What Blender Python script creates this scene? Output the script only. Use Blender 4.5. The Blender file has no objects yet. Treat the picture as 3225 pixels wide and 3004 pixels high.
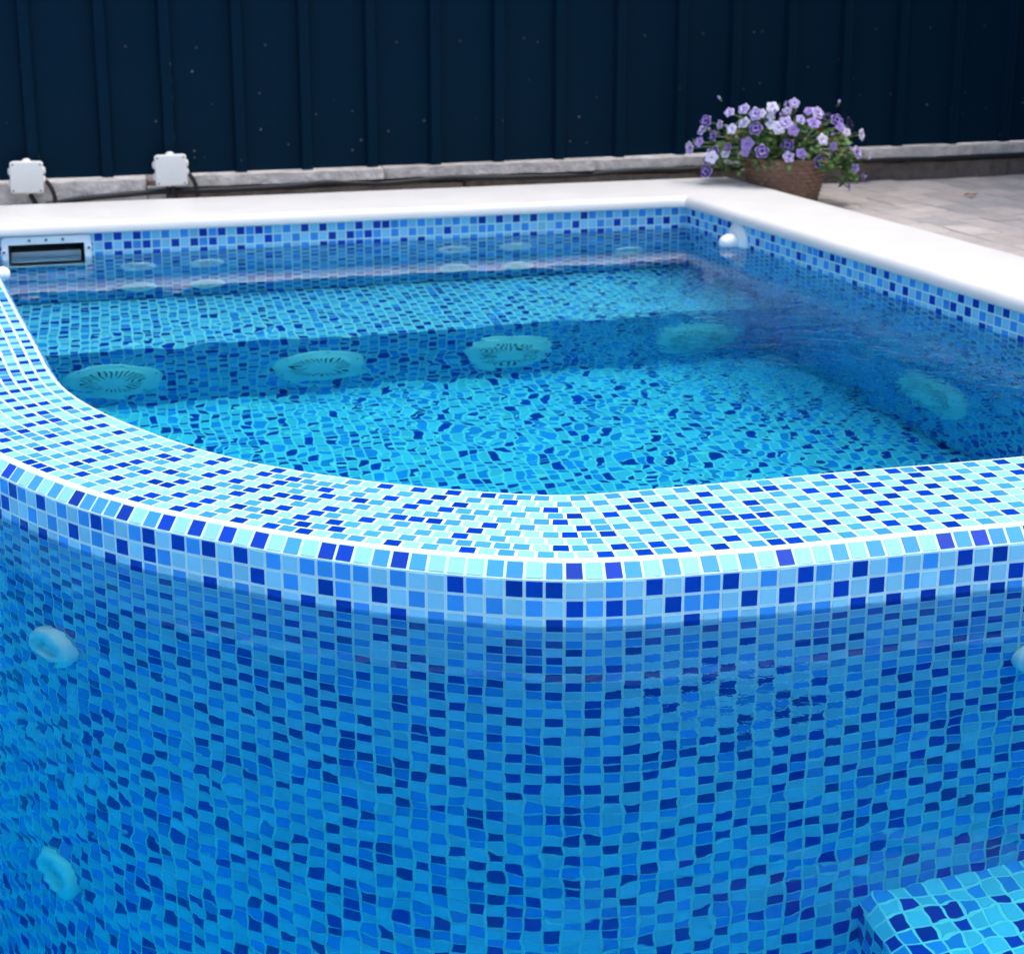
import bpy, math, random
import numpy as np
from mathutils import Vector, Matrix, noise
random.seed(7)
R = math.radians
S = bpy.context.scene
C = S.collection
P = 0.027                       # mosaic pitch
ZT = 0.0887                     # top of the divider wall
ZC = 0.066                      # underside of the coping
CB = np.array([-0.40437, 4.73531]); DB = np.array([0.969309, 0.245846]); NB = np.array([-0.245846, 0.969309])
CO = np.array([0.550859, 4.977583]); DR = np.array([0.394679, -0.918819]); NR = np.array([0.918819, 0.394679])
def bk(s, d, z=0.0):            # frame of the spa's back wall: along it, behind it, up
    q = CB + DB*s + NB*d; return (float(q[0]), float(q[1]), z)
def rt(t, d, z=0.0):            # frame of the right wall: from the corner towards the viewer, outside it, up
    q = CO + DR*t + NR*d; return (float(q[0]), float(q[1]), z)

# ------------------------------------------------------------------ materials
def mat(name):
    m = bpy.data.materials.new(name); m.use_nodes = True
    nt = m.node_tree; nt.nodes.clear()
    return m, nt, nt.nodes, nt.links
def node(nt, kind, **kw):
    n = nt.nodes.new(kind)
    for k, v in kw.items():
        if k in n.inputs: n.inputs[k].default_value = v
        else: setattr(n, k, v)
    return n
def principled(name, col, rough=.5, var=0.0, vscale=8, bump=0.0, bscale=80, island=0.0, spec=.5, metallic=0.0, detail=4):
    m, nt, N, L = mat(name)
    out = N.new('ShaderNodeOutputMaterial'); p = N.new('ShaderNodeBsdfPrincipled')
    L.new(p.outputs[0], out.inputs[0])
    p.inputs['Roughness'].default_value = rough; p.inputs['Specular IOR Level'].default_value = spec
    p.inputs['Metallic'].default_value = metallic
    src = None
    geo = N.new('ShaderNodeNewGeometry')
    if var or island:
        hsv = N.new('ShaderNodeHueSaturation'); hsv.inputs['Color'].default_value = (*col, 1)
        val = None
        if var:
            nz = node(nt, 'ShaderNodeTexNoise', Scale=vscale, Detail=detail, Roughness=.6)
            L.new(geo.outputs['Position'], nz.inputs['Vector'])
            mr = node(nt, 'ShaderNodeMapRange'); mr.inputs['From Min'].default_value = .25; mr.inputs['From Max'].default_value = .75
            mr.inputs['To Min'].default_value = 1-var; mr.inputs['To Max'].default_value = 1+var
            L.new(nz.outputs['Fac'], mr.inputs['Value']); val = mr.outputs[0]
        if island:
            mi = node(nt, 'ShaderNodeMapRange'); mi.inputs['To Min'].default_value = 1-island; mi.inputs['To Max'].default_value = 1+island
            L.new(geo.outputs['Random Per Island'], mi.inputs['Value'])
            if val is None: val = mi.outputs[0]
            else:
                mu = node(nt, 'ShaderNodeMath', operation='MULTIPLY'); L.new(val, mu.inputs[0]); L.new(mi.outputs[0], mu.inputs[1]); val = mu.outputs[0]
        L.new(val, hsv.inputs['Value']); L.new(hsv.outputs[0], p.inputs['Base Color'])
    else:
        p.inputs['Base Color'].default_value = (*col, 1)
    if bump:
        nz = node(nt, 'ShaderNodeTexNoise', Scale=bscale, Detail=4.0, Roughness=.6)
        L.new(geo.outputs['Position'], nz.inputs['Vector'])
        b = node(nt, 'ShaderNodeBump', Strength=1.0, Distance=bump)
        L.new(nz.outputs['Fac'], b.inputs['Height']); L.new(b.outputs[0], p.inputs['Normal'])
    return m

GROUT = principled('pale_grout', (.58, .84, .86), .75, var=.08, vscale=40, bump=.0012, bscale=420)
T_LIGHT = principled('pale_aqua_glass_tile', (.26, .63, .84), .07, var=.03, vscale=200, bump=.00022, bscale=70, island=.10, spec=.28)
T_MID = principled('sky_blue_glass_tile', (.050, .31, .80), .07, var=.03, vscale=200, bump=.00022, bscale=70, island=.12, spec=.28)
T_DARK = principled('cobalt_glass_tile', (.002, .045, .42), .07, var=.04, vscale=200, bump=.00022, bscale=70, island=.22, spec=.28)
TILES = [GROUT, T_LIGHT, T_MID, T_DARK]
COPING = principled('white_coping_stone', (.68, .69, .685), .42, var=.06, vscale=7, bump=.0005, bscale=160, detail=10)
PLASTIC = principled('white_plastic', (.93, .95, .95), .3, var=.02, vscale=30)
PLASTIC_IN = principled('shaded_white_plastic', (.10, .14, .17), .35, var=.05, vscale=30)  # skimmer throat: shade of the unlit inside put into the colour
COVER = principled('suction_cover_plastic', (.74, .93, .91), .35, var=.03, vscale=30)
DARK = principled('dark_hollow', (.012, .02, .03), .6)
BOXMAT = principled('ivory_plastic', (.86, .88, .84), .45, var=.02, vscale=60)
RUBBER = principled('black_rubber', (.008, .011, .015), .5, var=.15, vscale=90, bump=.0006, bscale=300)
STONE = principled('weathered_limestone', (.60, .565, .53), .85, var=.30, vscale=22, bump=.010, bscale=45, island=.10, detail=8)
STONE_D = principled('dark_brown_stone', (.20, .165, .14), .85, var=.4, vscale=25, bump=.010, bscale=50, island=.1, detail=8)  # dark brown stone of the lower course and the gap backing
WICKER = principled('brown_woven_resin', (.23, .135, .09), .5, var=.22, vscale=60)
SOIL = principled('potting_soil', (.03, .02, .014), .9, var=.4, vscale=80, bump=.004, bscale=120)
LEAF = principled('petunia_leaf_green', (.075, .16, .04), .5, island=.55)
STEM = principled('green_stem', (.14, .22, .07), .55, var=.2, vscale=50)
LEAF_DRY = principled('dried_leaf', (.25, .10, .03), .7, island=.3)
F_PALE = principled('pale_lavender_petal', (.74, .70, .90), .55, var=.10, vscale=120)
F_MID = principled('violet_petal', (.40, .29, .68), .55, var=.18, vscale=160)
F_WHITE = principled('near_white_petal', (.84, .83, .92), .55, var=.06, vscale=120)
F_DEEP = principled('deep_violet_throat', (.055, .03, .19), .6)
F_NAVY = principled('navy_petal', (.012, .010, .075), .6, var=.2, vscale=120)
CONCRETE = principled('grey_concrete', (.34, .33, .32), .85, var=.15, vscale=5, bump=.003, bscale=60)
SCREWMAT = principled('screw_head_paint', (.014, .024, .04), .35)
STEEL = principled('screw_steel', (.18, .2, .2), .35, metallic=.6)
PV = [principled('paver_joint_sand', (.44, .41, .39), .9, var=.2, vscale=40, bump=.003, bscale=120),
      principled('paver_rose', (.47, .435, .43), .8, var=.16, vscale=16, bump=.004, bscale=60, island=.12, detail=7),
      principled('paver_sand', (.51, .475, .455), .8, var=.16, vscale=16, bump=.004, bscale=60, island=.12, detail=7),
      principled('paver_grey', (.41, .40, .41), .8, var=.16, vscale=16, bump=.004, bscale=60, island=.12, detail=7)]

def fence_paint():
    m, nt, N, L = mat('navy_fence_paint')
    out = N.new('ShaderNodeOutputMaterial'); p = N.new('ShaderNodeBsdfPrincipled'); L.new(p.outputs[0], out.inputs[0])
    geo = N.new('ShaderNodeNewGeometry')
    mp = node(nt, 'ShaderNodeMapping'); mp.inputs['Scale'].default_value = (40, 40, 1.2); L.new(geo.outputs['Position'], mp.inputs['Vector'])
    st = node(nt, 'ShaderNodeTexNoise', Scale=1.0, Detail=4.0); L.new(mp.outputs[0], st.inputs['Vector'])
    mx = node(nt, 'ShaderNodeMix', data_type='RGBA'); L.new(st.outputs['Fac'], mx.inputs['Factor'])
    mx.inputs[6].default_value = (.0004, .0145, .034, 1); mx.inputs[7].default_value = (.0016, .017, .037, 1)
    # spots of dried splash, denser near the ground
    vo = node(nt, 'ShaderNodeTexVoronoi', Scale=34.0); L.new(geo.outputs['Position'], vo.inputs['Vector'])
    sep = N.new('ShaderNodeSeparateXYZ'); L.new(geo.outputs['Position'], sep.inputs[0])
    sc = N.new('ShaderNodeSeparateColor'); L.new(vo.outputs['Color'], sc.inputs[0])
    hz = node(nt, 'ShaderNodeMapRange'); hz.inputs['From Min'].default_value = .13; hz.inputs['From Max'].default_value = .6
    hz.inputs['To Min'].default_value = .78; hz.inputs['To Max'].default_value = .99; L.new(sep.outputs[2], hz.inputs['Value'])
    gt = node(nt, 'ShaderNodeMath', operation='GREATER_THAN'); L.new(sc.outputs[0], gt.inputs[0]); L.new(hz.outputs[0], gt.inputs[1])
    rad = node(nt, 'ShaderNodeMapRange'); rad.inputs['To Min'].default_value = .05; rad.inputs['To Max'].default_value = .16; L.new(sc.outputs[1], rad.inputs['Value'])
    lt = node(nt, 'ShaderNodeMath', operation='LESS_THAN'); L.new(vo.outputs['Distance'], lt.inputs[0]); L.new(rad.outputs[0], lt.inputs[1])
    mu = node(nt, 'ShaderNodeMath', operation='MULTIPLY'); L.new(gt.outputs[0], mu.inputs[0]); L.new(lt.outputs[0], mu.inputs[1])
    mu2 = node(nt, 'ShaderNodeMath', operation='MULTIPLY'); L.new(mu.outputs[0], mu2.inputs[0]); mu2.inputs[1].default_value = .55
    m2 = node(nt, 'ShaderNodeMix', data_type='RGBA'); L.new(mu2.outputs[0], m2.inputs['Factor']); L.new(mx.outputs[2], m2.inputs[6]); m2.inputs[7].default_value = (.22, .20, .19, 1)
    L.new(m2.outputs[2], p.inputs['Base Color'])
    p.inputs['Roughness'].default_value = .55; p.inputs['Specular IOR Level'].default_value = .06
    return m
FENCE = fence_paint()

def water_mat(name, spa):
    m, nt, N, L = mat(name)
    out = N.new('ShaderNodeOutputMaterial')
    # seen through a polarising filter: glare off the surface follows roughly the p-polarised Fresnel curve
    g = node(nt, 'ShaderNodeBsdfRefraction', Roughness=0.0, IOR=1.333); gl = node(nt, 'ShaderNodeBsdfGlossy', Roughness=0.0)
    fr = node(nt, 'ShaderNodeFresnel', IOR=1.333); mr_ = node(nt, 'ShaderNodeMapRange'); mr_.inputs['From Min'].default_value = .04; L.new(fr.outputs[0], mr_.inputs['Value'])
    pp = node(nt, 'ShaderNodeMath', operation='POWER'); L.new(mr_.outputs[0], pp.inputs[0]); pp.inputs[1].default_value = 1.0
    gb = N.new('ShaderNodeNewGeometry'); pw = node(nt, 'ShaderNodeMix'); L.new(gb.outputs['Backfacing'], pw.inputs['Factor']); L.new(pp.outputs[0], pw.inputs[2]); L.new(fr.outputs[0], pw.inputs[3])
    mxs = N.new('ShaderNodeMixShader'); L.new(pw.outputs[0], mxs.inputs[0]); L.new(g.outputs[0], mxs.inputs[1]); L.new(gl.outputs[0], mxs.inputs[2]); L.new(mxs.outputs[0], out.inputs['Surface'])
    va = node(nt, 'ShaderNodeVolumeAbsorption', Density=1.2); va.inputs['Color'].default_value = (.20, .975, .996, 1); L.new(va.outputs[0], out.inputs['Volume'])
    geo = N.new('ShaderNodeNewGeometry')
    def nz(scale, detail, stretch=None, dist=0.0, rough=.5):
        v = geo.outputs['Position']
        if stretch:
            mp = node(nt, 'ShaderNodeMapping'); mp.inputs['Scale'].default_value = stretch[0]; mp.inputs['Rotation'].default_value = (0, 0, stretch[1]); L.new(v, mp.inputs['Vector']); v = mp.outputs[0]
        n = node(nt, 'ShaderNodeTexNoise', Scale=scale, Detail=detail, Distortion=dist, Roughness=rough); L.new(v, n.inputs['Vector']); return n.outputs['Fac']
    def mth(op, a, b, c=None):
        n = node(nt, 'ShaderNodeMath', operation=op)
        for i, x in enumerate((a, b, c)):
            if x is None: continue
            if isinstance(x, (int, float)): n.inputs[i].default_value = x
            else: L.new(x, n.inputs[i])
        return n.outputs[0]
    def rng(x, a, b, c, d, smooth=True):
        n = node(nt, 'ShaderNodeMapRange', interpolation_type='SMOOTHSTEP' if smooth else 'LINEAR')
        for k, v in zip(('From Min', 'From Max', 'To Min', 'To Max'), (a, b, c, d)): n.inputs[k].default_value = v
        L.new(x, n.inputs['Value']); return n.outputs[0]
    def dist_to(x, y):
        n = node(nt, 'ShaderNodeVectorMath', operation='DISTANCE'); L.new(geo.outputs['Position'], n.inputs[0]); n.inputs[1].default_value = (x, y, 0); return n.outputs['Value']
    if spa:
        turb = rng(dist_to(1.05, 3.80), .40, 1.40, 1.0, 0.0)
        patch = rng(nz(2.2, 2.0), .35, .7, .35, 1.0)
        dt = node(nt, 'ShaderNodeVectorMath', operation='DOT_PRODUCT'); L.new(geo.outputs['Position'], dt.inputs[0]); dt.inputs[1].default_value = (NB[0], NB[1], 0)
        k0 = float(CB @ NB); calm = rng(dt.outputs['Value'], k0-1.2, k0-.30, 1.0, .12)
        patch = mth('MULTIPLY', patch, calm)
        h = mth('MULTIPLY', mth('MULTIPLY', nz(5.5, 1.0), .0016), calm)
        h = mth('ADD', h, mth('MULTIPLY', mth('MULTIPLY', nz(8.5, 1.2, ((1.0, 1.35, 1), .4)), .0036), patch))
        h = mth('ADD', h, mth('MULTIPLY', mth('MULTIPLY', nz(27.0, 0.0), .00012), calm))
        tt = mth('MULTIPLY', mth('MULTIPLY', turb, turb), mth('POWER', calm, .6))
        h = mth('ADD', h, mth('MULTIPLY', mth('MULTIPLY', nz(30.0, 1.5, ((1.0, 1.5, 1), -.5), 1.0, .5), .0012), tt))
        h = mth('ADD', h, mth('MULTIPLY', mth('MULTIPLY', nz(16.0, 2.0, ((1.0, 1.3, 1), .3), .6), .0027), tt))
    else:
        patch = rng(nz(1.7, 2.0), .4, .68, .25, 1.0)
        left = rng(dist_to(-1.0, 1.95), .25, 1.0, 1.0, 0.0)
        amp = mth('ADD', .80, mth('ADD', mth('MULTIPLY', patch, .5), mth('MULTIPLY', left, .45)))
        chop = rng(dist_to(.27, 1.83), .03, .22, 1.0, 0.0)
        h = mth('MULTIPLY', nz(5.0, 1.0), .0010)
        h = mth('ADD', h, mth('MULTIPLY', mth('MULTIPLY', nz(15.0, 1.5, None, .3), .00075), amp))
        h = mth('ADD', h, mth('MULTIPLY', mth('MULTIPLY', nz(34.0, 1.0), .00013), amp))
        h = mth('ADD', h, mth('MULTIPLY', mth('MULTIPLY', nz(42.0, 2.0, ((1.0, 1.7, 1), .2), .5), .0005), chop))
    b = node(nt, 'ShaderNodeBump', Strength=1.0, Distance=1.0); L.new(h, b.inputs['Height']); [L.new(b.outputs[0], x.inputs['Normal']) for x in (g, gl, fr)]
    return m
SPA_WATER = water_mat('spa_water_surface', True)
POOL_WATER = water_mat('pool_water_surface', False)

def cell_mat():                 # procedural mosaic for basin faces far from the view
    m, nt, N, L = mat('basin_mosaic')
    out = N.new('ShaderNodeOutputMaterial'); p = N.new('ShaderNodeBsdfPrincipled'); L.new(p.outputs[0], out.inputs[0])
    geo = N.new('ShaderNodeNewGeometry')
    sc = node(nt, 'ShaderNodeVectorMath', operation='SCALE'); sc.inputs['Scale'].default_value = 1/P; L.new(geo.outputs['Position'], sc.inputs[0])
    fl = node(nt, 'ShaderNodeVectorMath', operation='FLOOR'); L.new(sc.outputs[0], fl.inputs[0])
    wn = N.new('ShaderNodeTexWhiteNoise'); L.new(fl.outputs[0], wn.inputs['Vector'])
    cr = N.new('ShaderNodeValToRGB'); cr.color_ramp.interpolation = 'CONSTANT'
    e = cr.color_ramp.elements; e[0].color = (.26, .63, .84, 1); e[1].position = .78; e[1].color = (.085, .32, .8, 1)  # mostly pale tiles, so the unseen basin bounces more light
    k = e.new(.93); k.color = (.004, .035, .4, 1)
    L.new(wn.outputs['Value'], cr.inputs[0]); L.new(cr.outputs[0], p.inputs['Base Color']); p.inputs['Roughness'].default_value = .2
    return m
BASIN = cell_mat()

# ------------------------------------------------------------------ object helpers
class MB:
    def __init__(s): s.v = []; s.f = []; s.m = []
    def add(s, vs, fs, mi=0):
        o = len(s.v); s.v += [tuple(map(float, q)) for q in vs]; s.f += [tuple(i+o for i in f) for f in fs]
        s.m += [mi]*len(fs) if isinstance(mi, int) else list(mi)
    def quad(s, a, b, c, d, mi=0): s.add((a, b, c, d), ((0, 1, 2, 3),), mi)
    def box(s, lo, hi, mi=0, M=None):
        x0, y0, z0 = lo; x1, y1, z1 = hi
        v = [(x0,y0,z0),(x1,y0,z0),(x1,y1,z0),(x0,y1,z0),(x0,y0,z1),(x1,y0,z1),(x1,y1,z1),(x0,y1,z1)]
        if M: v = [tuple(M @ Vector(q)) for q in v]
        s.add(v, ((3,2,1,0),(4,5,6,7),(0,1,5,4),(1,2,6,5),(2,3,7,6),(3,0,4,7)), mi)
    def lathe(s, prof, n=32, M=None, mi=0, closed=True):       # profile of (r, z) turned about local z
        v = []; f = []; mm = []
        for r, z in prof:
            for k in range(n):
                a = 2*math.pi*k/n; q = Vector((r*math.cos(a), r*math.sin(a), z)); v.append(tuple(M @ q) if M else tuple(q))
        for i in range(len(prof)-1):
            for k in range(n):
                f.append((i*n+k, i*n+(k+1) % n, (i+1)*n+(k+1) % n, (i+1)*n+k)); mm.append(mi if isinstance(mi, int) else mi[i])
        if closed:
            f.append(tuple(range(n-1, -1, -1))); mm.append(mi if isinstance(mi, int) else mi[0])
            f.append(tuple((len(prof)-1)*n+k for k in range(n))); mm.append(mi if isinstance(mi, int) else mi[-1])
        s.add(v, f, mm)
    def tube(s, pts, r, n=10, mi=0, ribs=0.0):
        pts = [Vector(p) for p in pts]; v = []; f = []
        up = Vector((0, 0, 1))
        for i, p in enumerate(pts):
            t = (pts[min(i+1, len(pts)-1)] - pts[max(i-1, 0)]).normalized()
            a = t.cross(up); a = a.normalized() if a.length > 1e-4 else Vector((1, 0, 0)); b = t.cross(a).normalized()
            rr = (r[i] if isinstance(r, list) else r)*(1+(ribs if i % 2 else 0))
            for k in range(n):
                g = 2*math.pi*k/n; v.append(tuple(p + a*rr*math.cos(g) + b*rr*math.sin(g)))
        for i in range(len(pts)-1):
            for k in range(n): f.append((i*n+k, i*n+(k+1) % n, (i+1)*n+(k+1) % n, (i+1)*n+k))
        f.append(tuple(range(n-1, -1, -1))); f.append(tuple((len(pts)-1)*n+k for k in range(n)))
        s.add(v, f, mi)
    def build(s, name, mats, parent=None, smooth=False, bevel=0.0, local=True):
        me = bpy.data.meshes.new(name); me.from_pydata(s.v, [], s.f)
        for m in (mats if isinstance(mats, list) else [mats]): me.materials.append(m)
        me.polygons.foreach_set('material_index', s.m)
        if smooth: me.polygons.foreach_set('use_smooth', [True]*len(s.f))
        me.update()
        o = bpy.data.objects.new(name, me); C.objects.link(o)
        if parent is not None:
            o.parent = parent
        if bevel:
            b = o.modifiers.new('bevel', 'BEVEL'); b.width = bevel; b.segments = 2; b.limit_method = 'ANGLE'
        return o
def tag(o, label=None, cat=None, group=None, kind=None):
    if label: o['label'] = label
    if cat: o['category'] = cat
    if group: o['group'] = group
    if kind: o['kind'] = kind
    return o
def empty(name, M, label, cat, group=None):
    o = bpy.data.objects.new(name, None); C.objects.link(o); o.empty_display_size = .05
    o.matrix_world = M if isinstance(M, Matrix) else Matrix.Translation(M)
    return tag(o, label, cat, group)
def frame(origin, normal, up=(0, 0, 1)):     # local z along the normal, local y up
    z = Vector(normal).normalized(); x = Vector(up).cross(z).normalized(); y = z.cross(x)
    return Matrix.Translation(origin) @ Matrix((x, y, z)).transposed().to_4x4()
def copy_thing(root, M, label):
    r = root.copy(); C.objects.link(r); r.matrix_world = M; r['label'] = label
    for ch in list(root.children):
        c = ch.copy(); C.objects.link(c); c.parent = r
        for g in list(ch.children):
            d = g.copy(); C.objects.link(d); d.parent = c
    return r

# ------------------------------------------------------------------ mosaic
def pattern(rng):
    cache = {}
    def pick(i, j):
        if (i, j) in cache: return cache[i, j]
        blk = ((i//12)*7 + (j//12)*5) % 2
        left = cache.get((i-1, j)); low = cache.get((i, j-1))
        if (i+j+blk) % 2 == 0: w = [.78, .17, .05]
        else: w = [.06, .53, .41]
        if left is not None: w[left-1] *= .45
        if low is not None: w[low-1] *= .40
        r = rng.random()*sum(w); k = 1
        for q in w:
            if r < q: break
            r -= q; k += 1
        cache[i, j] = min(k, 3); return cache[i, j]
    return pick
def tile(mb, a, b, c, d, n, mi, rng, g=.0022, h=.0008, bev=.0008):
    A, B, Cc, D = (Vector(q) for q in (a, b, c, d)); ctr = (A+B+Cc+D)/4
    n = Vector(n)
    u = ((B-A)+(Cc-D)); u = u.normalized(); w = ((D-A)+(Cc-B)).normalized()
    jx = rng.gauss(0, .00022); jy = rng.gauss(0, .00022); rot = rng.gauss(0, .008)
    low = []; top = []
    t = [rng.gauss(0, .00012) for _ in range(2)]
    for q, (sx, sy) in ((A, (1, 1)), (B, (-1, 1)), (Cc, (-1, -1)), (D, (1, -1))):
        e = q + u*(sx*g + jx) + w*(sy*g + jy)
        r = e - ctr; e = e + (n.cross(r))*rot
        low.append(tuple(e - n*.0006)); top.append(tuple(e + u*(sx*bev) + w*(sy*bev) + n*(h - sx*t[0] - sy*t[1])))
    mid = [tuple(Vector(l) + n*(h*.75+.0006) + (Vector(t_)-Vector(l))*.22) for l, t_ in zip(low, top)]
    v = low + mid + top
    f = [(8, 9, 10, 11)]
    for k in range(4):
        k2 = (k+1) % 4; f.append((k, k2, 4+k2, 4+k)); f.append((4+k, 4+k2, 8+k2, 8+k))
    mb.add(v, f, mi)
def panel(mb, fn, nu, nv, n, seed, skip=None, ph=(0, 0), grout=True):
    """fn(u, v) -> point, u and v counted in tiles; nu, nv = ranges"""
    rng = random.Random(seed); pick = pattern(rng)
    for i in range(*nu):
        for j in range(*nv):
            if skip and skip(i, j): continue
            q = fn(i, j), fn(i+1, j), fn(i+1, j+1), fn(i, j+1)
            if grout: mb.quad(*q, 0)
            tile(mb, *q, n, pick(i+ph[0], j+ph[1]), rng)

# ---------------- pool walls behind the spa and on its right
ROWT = ZC - .003                                   # top of the first full row
def back_fn(i, j): return bk(.985 - i*P, 0, ROWT+P*.12 - j*P)
smS = (-1.066, -.843)
def back_skip(i, j):
    s = .985-(i+.5)*P; z = ROWT+P*.12-(j+.5)*P
    return smS[0] < s < smS[1] and -.09 < z < .05
mb = MB(); panel(mb, lambda i, j: back_fn(i, j), (0, 96), (0, 23), (-NB[0], -NB[1], 0), 11, back_skip)
mb.quad(bk(-1.62, .004, .09), bk(.985, .004, .09), bk(.985, .004, ROWT-.2), bk(-1.62, .004, ROWT-.2), 0)
mb.f.pop(); mb.m.pop()
o = mb.build('pool_wall', TILES); tag(o, 'blue mosaic wall below the far white coping, behind the spa', 'wall')
def right_fn(i, j): return rt(i*P, 0, ROWT+P*.12 - j*P)
mb = MB(); panel(mb, right_fn, (0, 118), (0, 39), (-NR[0], -NR[1], 0), 12)
mb.quad(rt(118*P, 0, .07), rt(6.5, 0, .07), rt(6.5, 0, -1.9), rt(118*P, 0, -1.9), 1)
o = mb.build('pool_wall', TILES); tag(o, 'blue mosaic wall under the right-hand coping with a white return nozzle on it', 'wall')

# ---------------- plan curve of the divider
IN = [(-1.2437,3.8068),(-1.2044,3.7114),(-1.1646,3.6163),(-1.1241,3.5215),(-1.0837,3.4266),(-1.043,3.3318),(-1.0023,3.2371),(-.9619,3.1422),(-.9221,3.047),(-.8812,2.9524),(-.835,2.8603),(-.7792,2.7739),(-.7156,2.6929),(-.6455,2.6175),(-.5713,2.5459),(-.4924,2.4796),(-.4068,2.4227),(-.3147,2.3768),(-.2194,2.3376),(-.1212,2.3075),(-.06,2.293),(-.02,2.2855),(.02,2.2795),(.05,2.2755),(.075,2.2735),(.10,2.276),(.135,2.283),(.183,2.2945),(.232,2.307),(.2825,2.3195),(.3821,2.3449),(.4816,2.372),(.5815,2.3974),(.6821,2.4203),(.782,2.4458),(.8246,2.4576)]
IN = [tuple(np.array(IN[0]) - DR*k) for k in (.72, .54, .36, .18)] + IN + [tuple(np.array(IN[-1]) + DB*k) for k in (.1, .2, .35, .5, .65, .8)]
IN = np.array(IN)
_s = np.r_[0, np.cumsum(np.linalg.norm(np.diff(IN, axis=0), axis=1))]
NS = 900
_u = np.linspace(0, _s[-1], NS)
def resamp(a):
    q = np.interp(_u, _s, a); w = np.exp(-.5*(np.arange(-30, 31)/4.5)**2); w /= w.sum()
    e = np.r_[2*q[0]-q[30:0:-1], q, 2*q[-1]-q[-2:-32:-1]]
    return np.convolve(e, w, 'valid')
CURVE = np.c_[resamp(IN[:, 0]), resamp(IN[:, 1])]
TAN = np.gradient(CURVE, axis=0); TAN /= np.linalg.norm(TAN, axis=1)[:, None]
NOR = np.c_[TAN[:, 1], -TAN[:, 0]]                # towards the pool
WID = .243 + .028*np.clip((CURVE[:, 0]+.30)/.6, 0, 1)
def off(d):                                       # offset curve; d may vary along the curve
    return CURVE + NOR*(np.asarray(d)[:, None] if np.ndim(d) else d)
# spa side test: which cells lie on the spa's side of the divider
def spa_side(q, m=.06):
    k = int(np.argmin((CURVE[:, 0]-q[0])**2 + (CURVE[:, 1]-q[1])**2))
    return (np.array(q[:2])-CURVE[k]) @ NOR[k] < m
# ---------------- bench along the back wall
BZ = -.568; BD = -.522; FZ = -1.0
bench = empty('spa_bench', bk(-.3, BD, FZ), 'submerged mosaic bench along the far wall of the spa', 'bench')
inv = bench.matrix_world.inverted()
def build_in(mb, name, mats, parent, **k):
    iv = parent.matrix_world.inverted()
    mb.v = [tuple(iv @ Vector(q)) for q in mb.v]; return mb.build(name, mats, parent, **k)
mb = MB(); panel(mb, lambda i, j: bk(1.10 - i*P, BD + j*P*.9944444/1.0, BZ), (0, 100), (0, 20), (0, 0, 1), 13, lambda i, j: not spa_side(bk(1.10-i*P, BD+j*P)))
build_in(mb, 'seat', TILES, bench)
mb = MB(); panel(mb, lambda i, j: bk(1.10 - i*P, BD, BZ-.001 - j*P), (0, 100), (0, 16), (-NB[0], -NB[1], 0), 14, lambda i, j: not spa_side(bk(1.10-i*P, BD)))
build_in(mb, 'riser', TILES, bench)
mb = MB(); panel(mb, lambda i, j: bk(1.5 - i*P, BD - j*P, FZ), (0, 112), (0, 80), (0, 0, 1), 15, lambda i, j: not spa_side(bk(1.5-i*P, BD-j*P)))
tag(mb.build('spa_floor', TILES), kind='structure')

# ---------------- curved divider wall
class Rail:                                       # a curve walked from its right end in steps of one tile
    def __init__(s, xy):
        s.xy = xy; ln = np.r_[0, np.cumsum(np.linalg.norm(np.diff(xy, axis=0), axis=1))]; s.ln = ln[-1]-ln
        s.n = int(s.ln[0]/P)
    def idx(s, k): return np.interp(k*P, s.ln[::-1], np.arange(NS)[::-1])
def at(xy, t): 
    return np.array([np.interp(t, np.arange(NS), xy[:, 0]), np.interp(t, np.arange(NS), xy[:, 1])])
div = empty('divider_wall', (0.1, 2.15, -1.0), 'low curved mosaic wall with a white tiled top between spa and pool', 'wall')
rng = random.Random(21)
mb = MB(); pick = pattern(rng)
rows = 10
r0 = .0035; r1 = WID - .0105
def rowd(j): return r0 + (r1-r0)*(j/rows)
for i in range(0, NS-3, 3):
    for (da, db_) in ((0*WID, WID*.5), (WID*.5, WID)):
        a, b = off(da), off(db_)
        mb.quad((*a[i], ZT), (*b[i], ZT), (*b[i+3], ZT), (*a[i+3], ZT), 0)
for j in range(rows):
    lo, hi = off(rowd(j)), off(rowd(j+1)); rail = Rail(off(rowd(j+.5)))
    shift = .5*0
    for k in range(rail.n):
        t0, t1 = rail.idx(k), rail.idx(k+1)
        a, b = at(lo, t1), at(lo, t0); c, d = at(hi, t0), at(hi, t1)
        tile(mb, (*d, ZT), (*c, ZT), (*b, ZT), (*a, ZT), (0, 0, 1), pick(k, j), rng, .0024)
build_in(mb, 'wall_top', TILES, div)
CH = .0195                                        # chamfer leg
def strip(mb, xyA, zA, xyB, zB, rail, seed, rowidx, pick, flip, rng):
    for k in range(rail.n):
        t0, t1 = rail.idx(k), rail.idx(k+1)
        a, b, c, d = (*at(xyB, t1), zB), (*at(xyB, t0), zB), (*at(xyA, t0), zA), (*at(xyA, t1), zA)
        n = (Vector(b)-Vector(a)).cross(Vector(d)-Vector(a)).normalized()
        if not flip: mb.quad(a, b, c, d, 0); tile(mb, a, b, c, d, n, pick(k, rowidx), rng)
        else: n = -n; mb.quad(b, a, d, c, 0); tile(mb, b, a, d, c, n, pick(k, rowidx), rng)
OUT = off(WID); FACE = off(WID+CH); rail_o = Rail(FACE)
mb = MB(); pk = pattern(random.Random(5)); rg = random.Random(6)
strip(mb, OUT, ZT, FACE, ZT-CH, rail_o, 0, 0, pk, False, rg)
build_in(mb, 'edge_trim', TILES, div)
mb = MB()
NZF = 72
for j in range(NZF):
    strip(mb, FACE, ZT-CH-j*P, FACE, ZT-CH-(j+1)*P, rail_o, 0, j+1, pk, False, rg)
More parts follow.
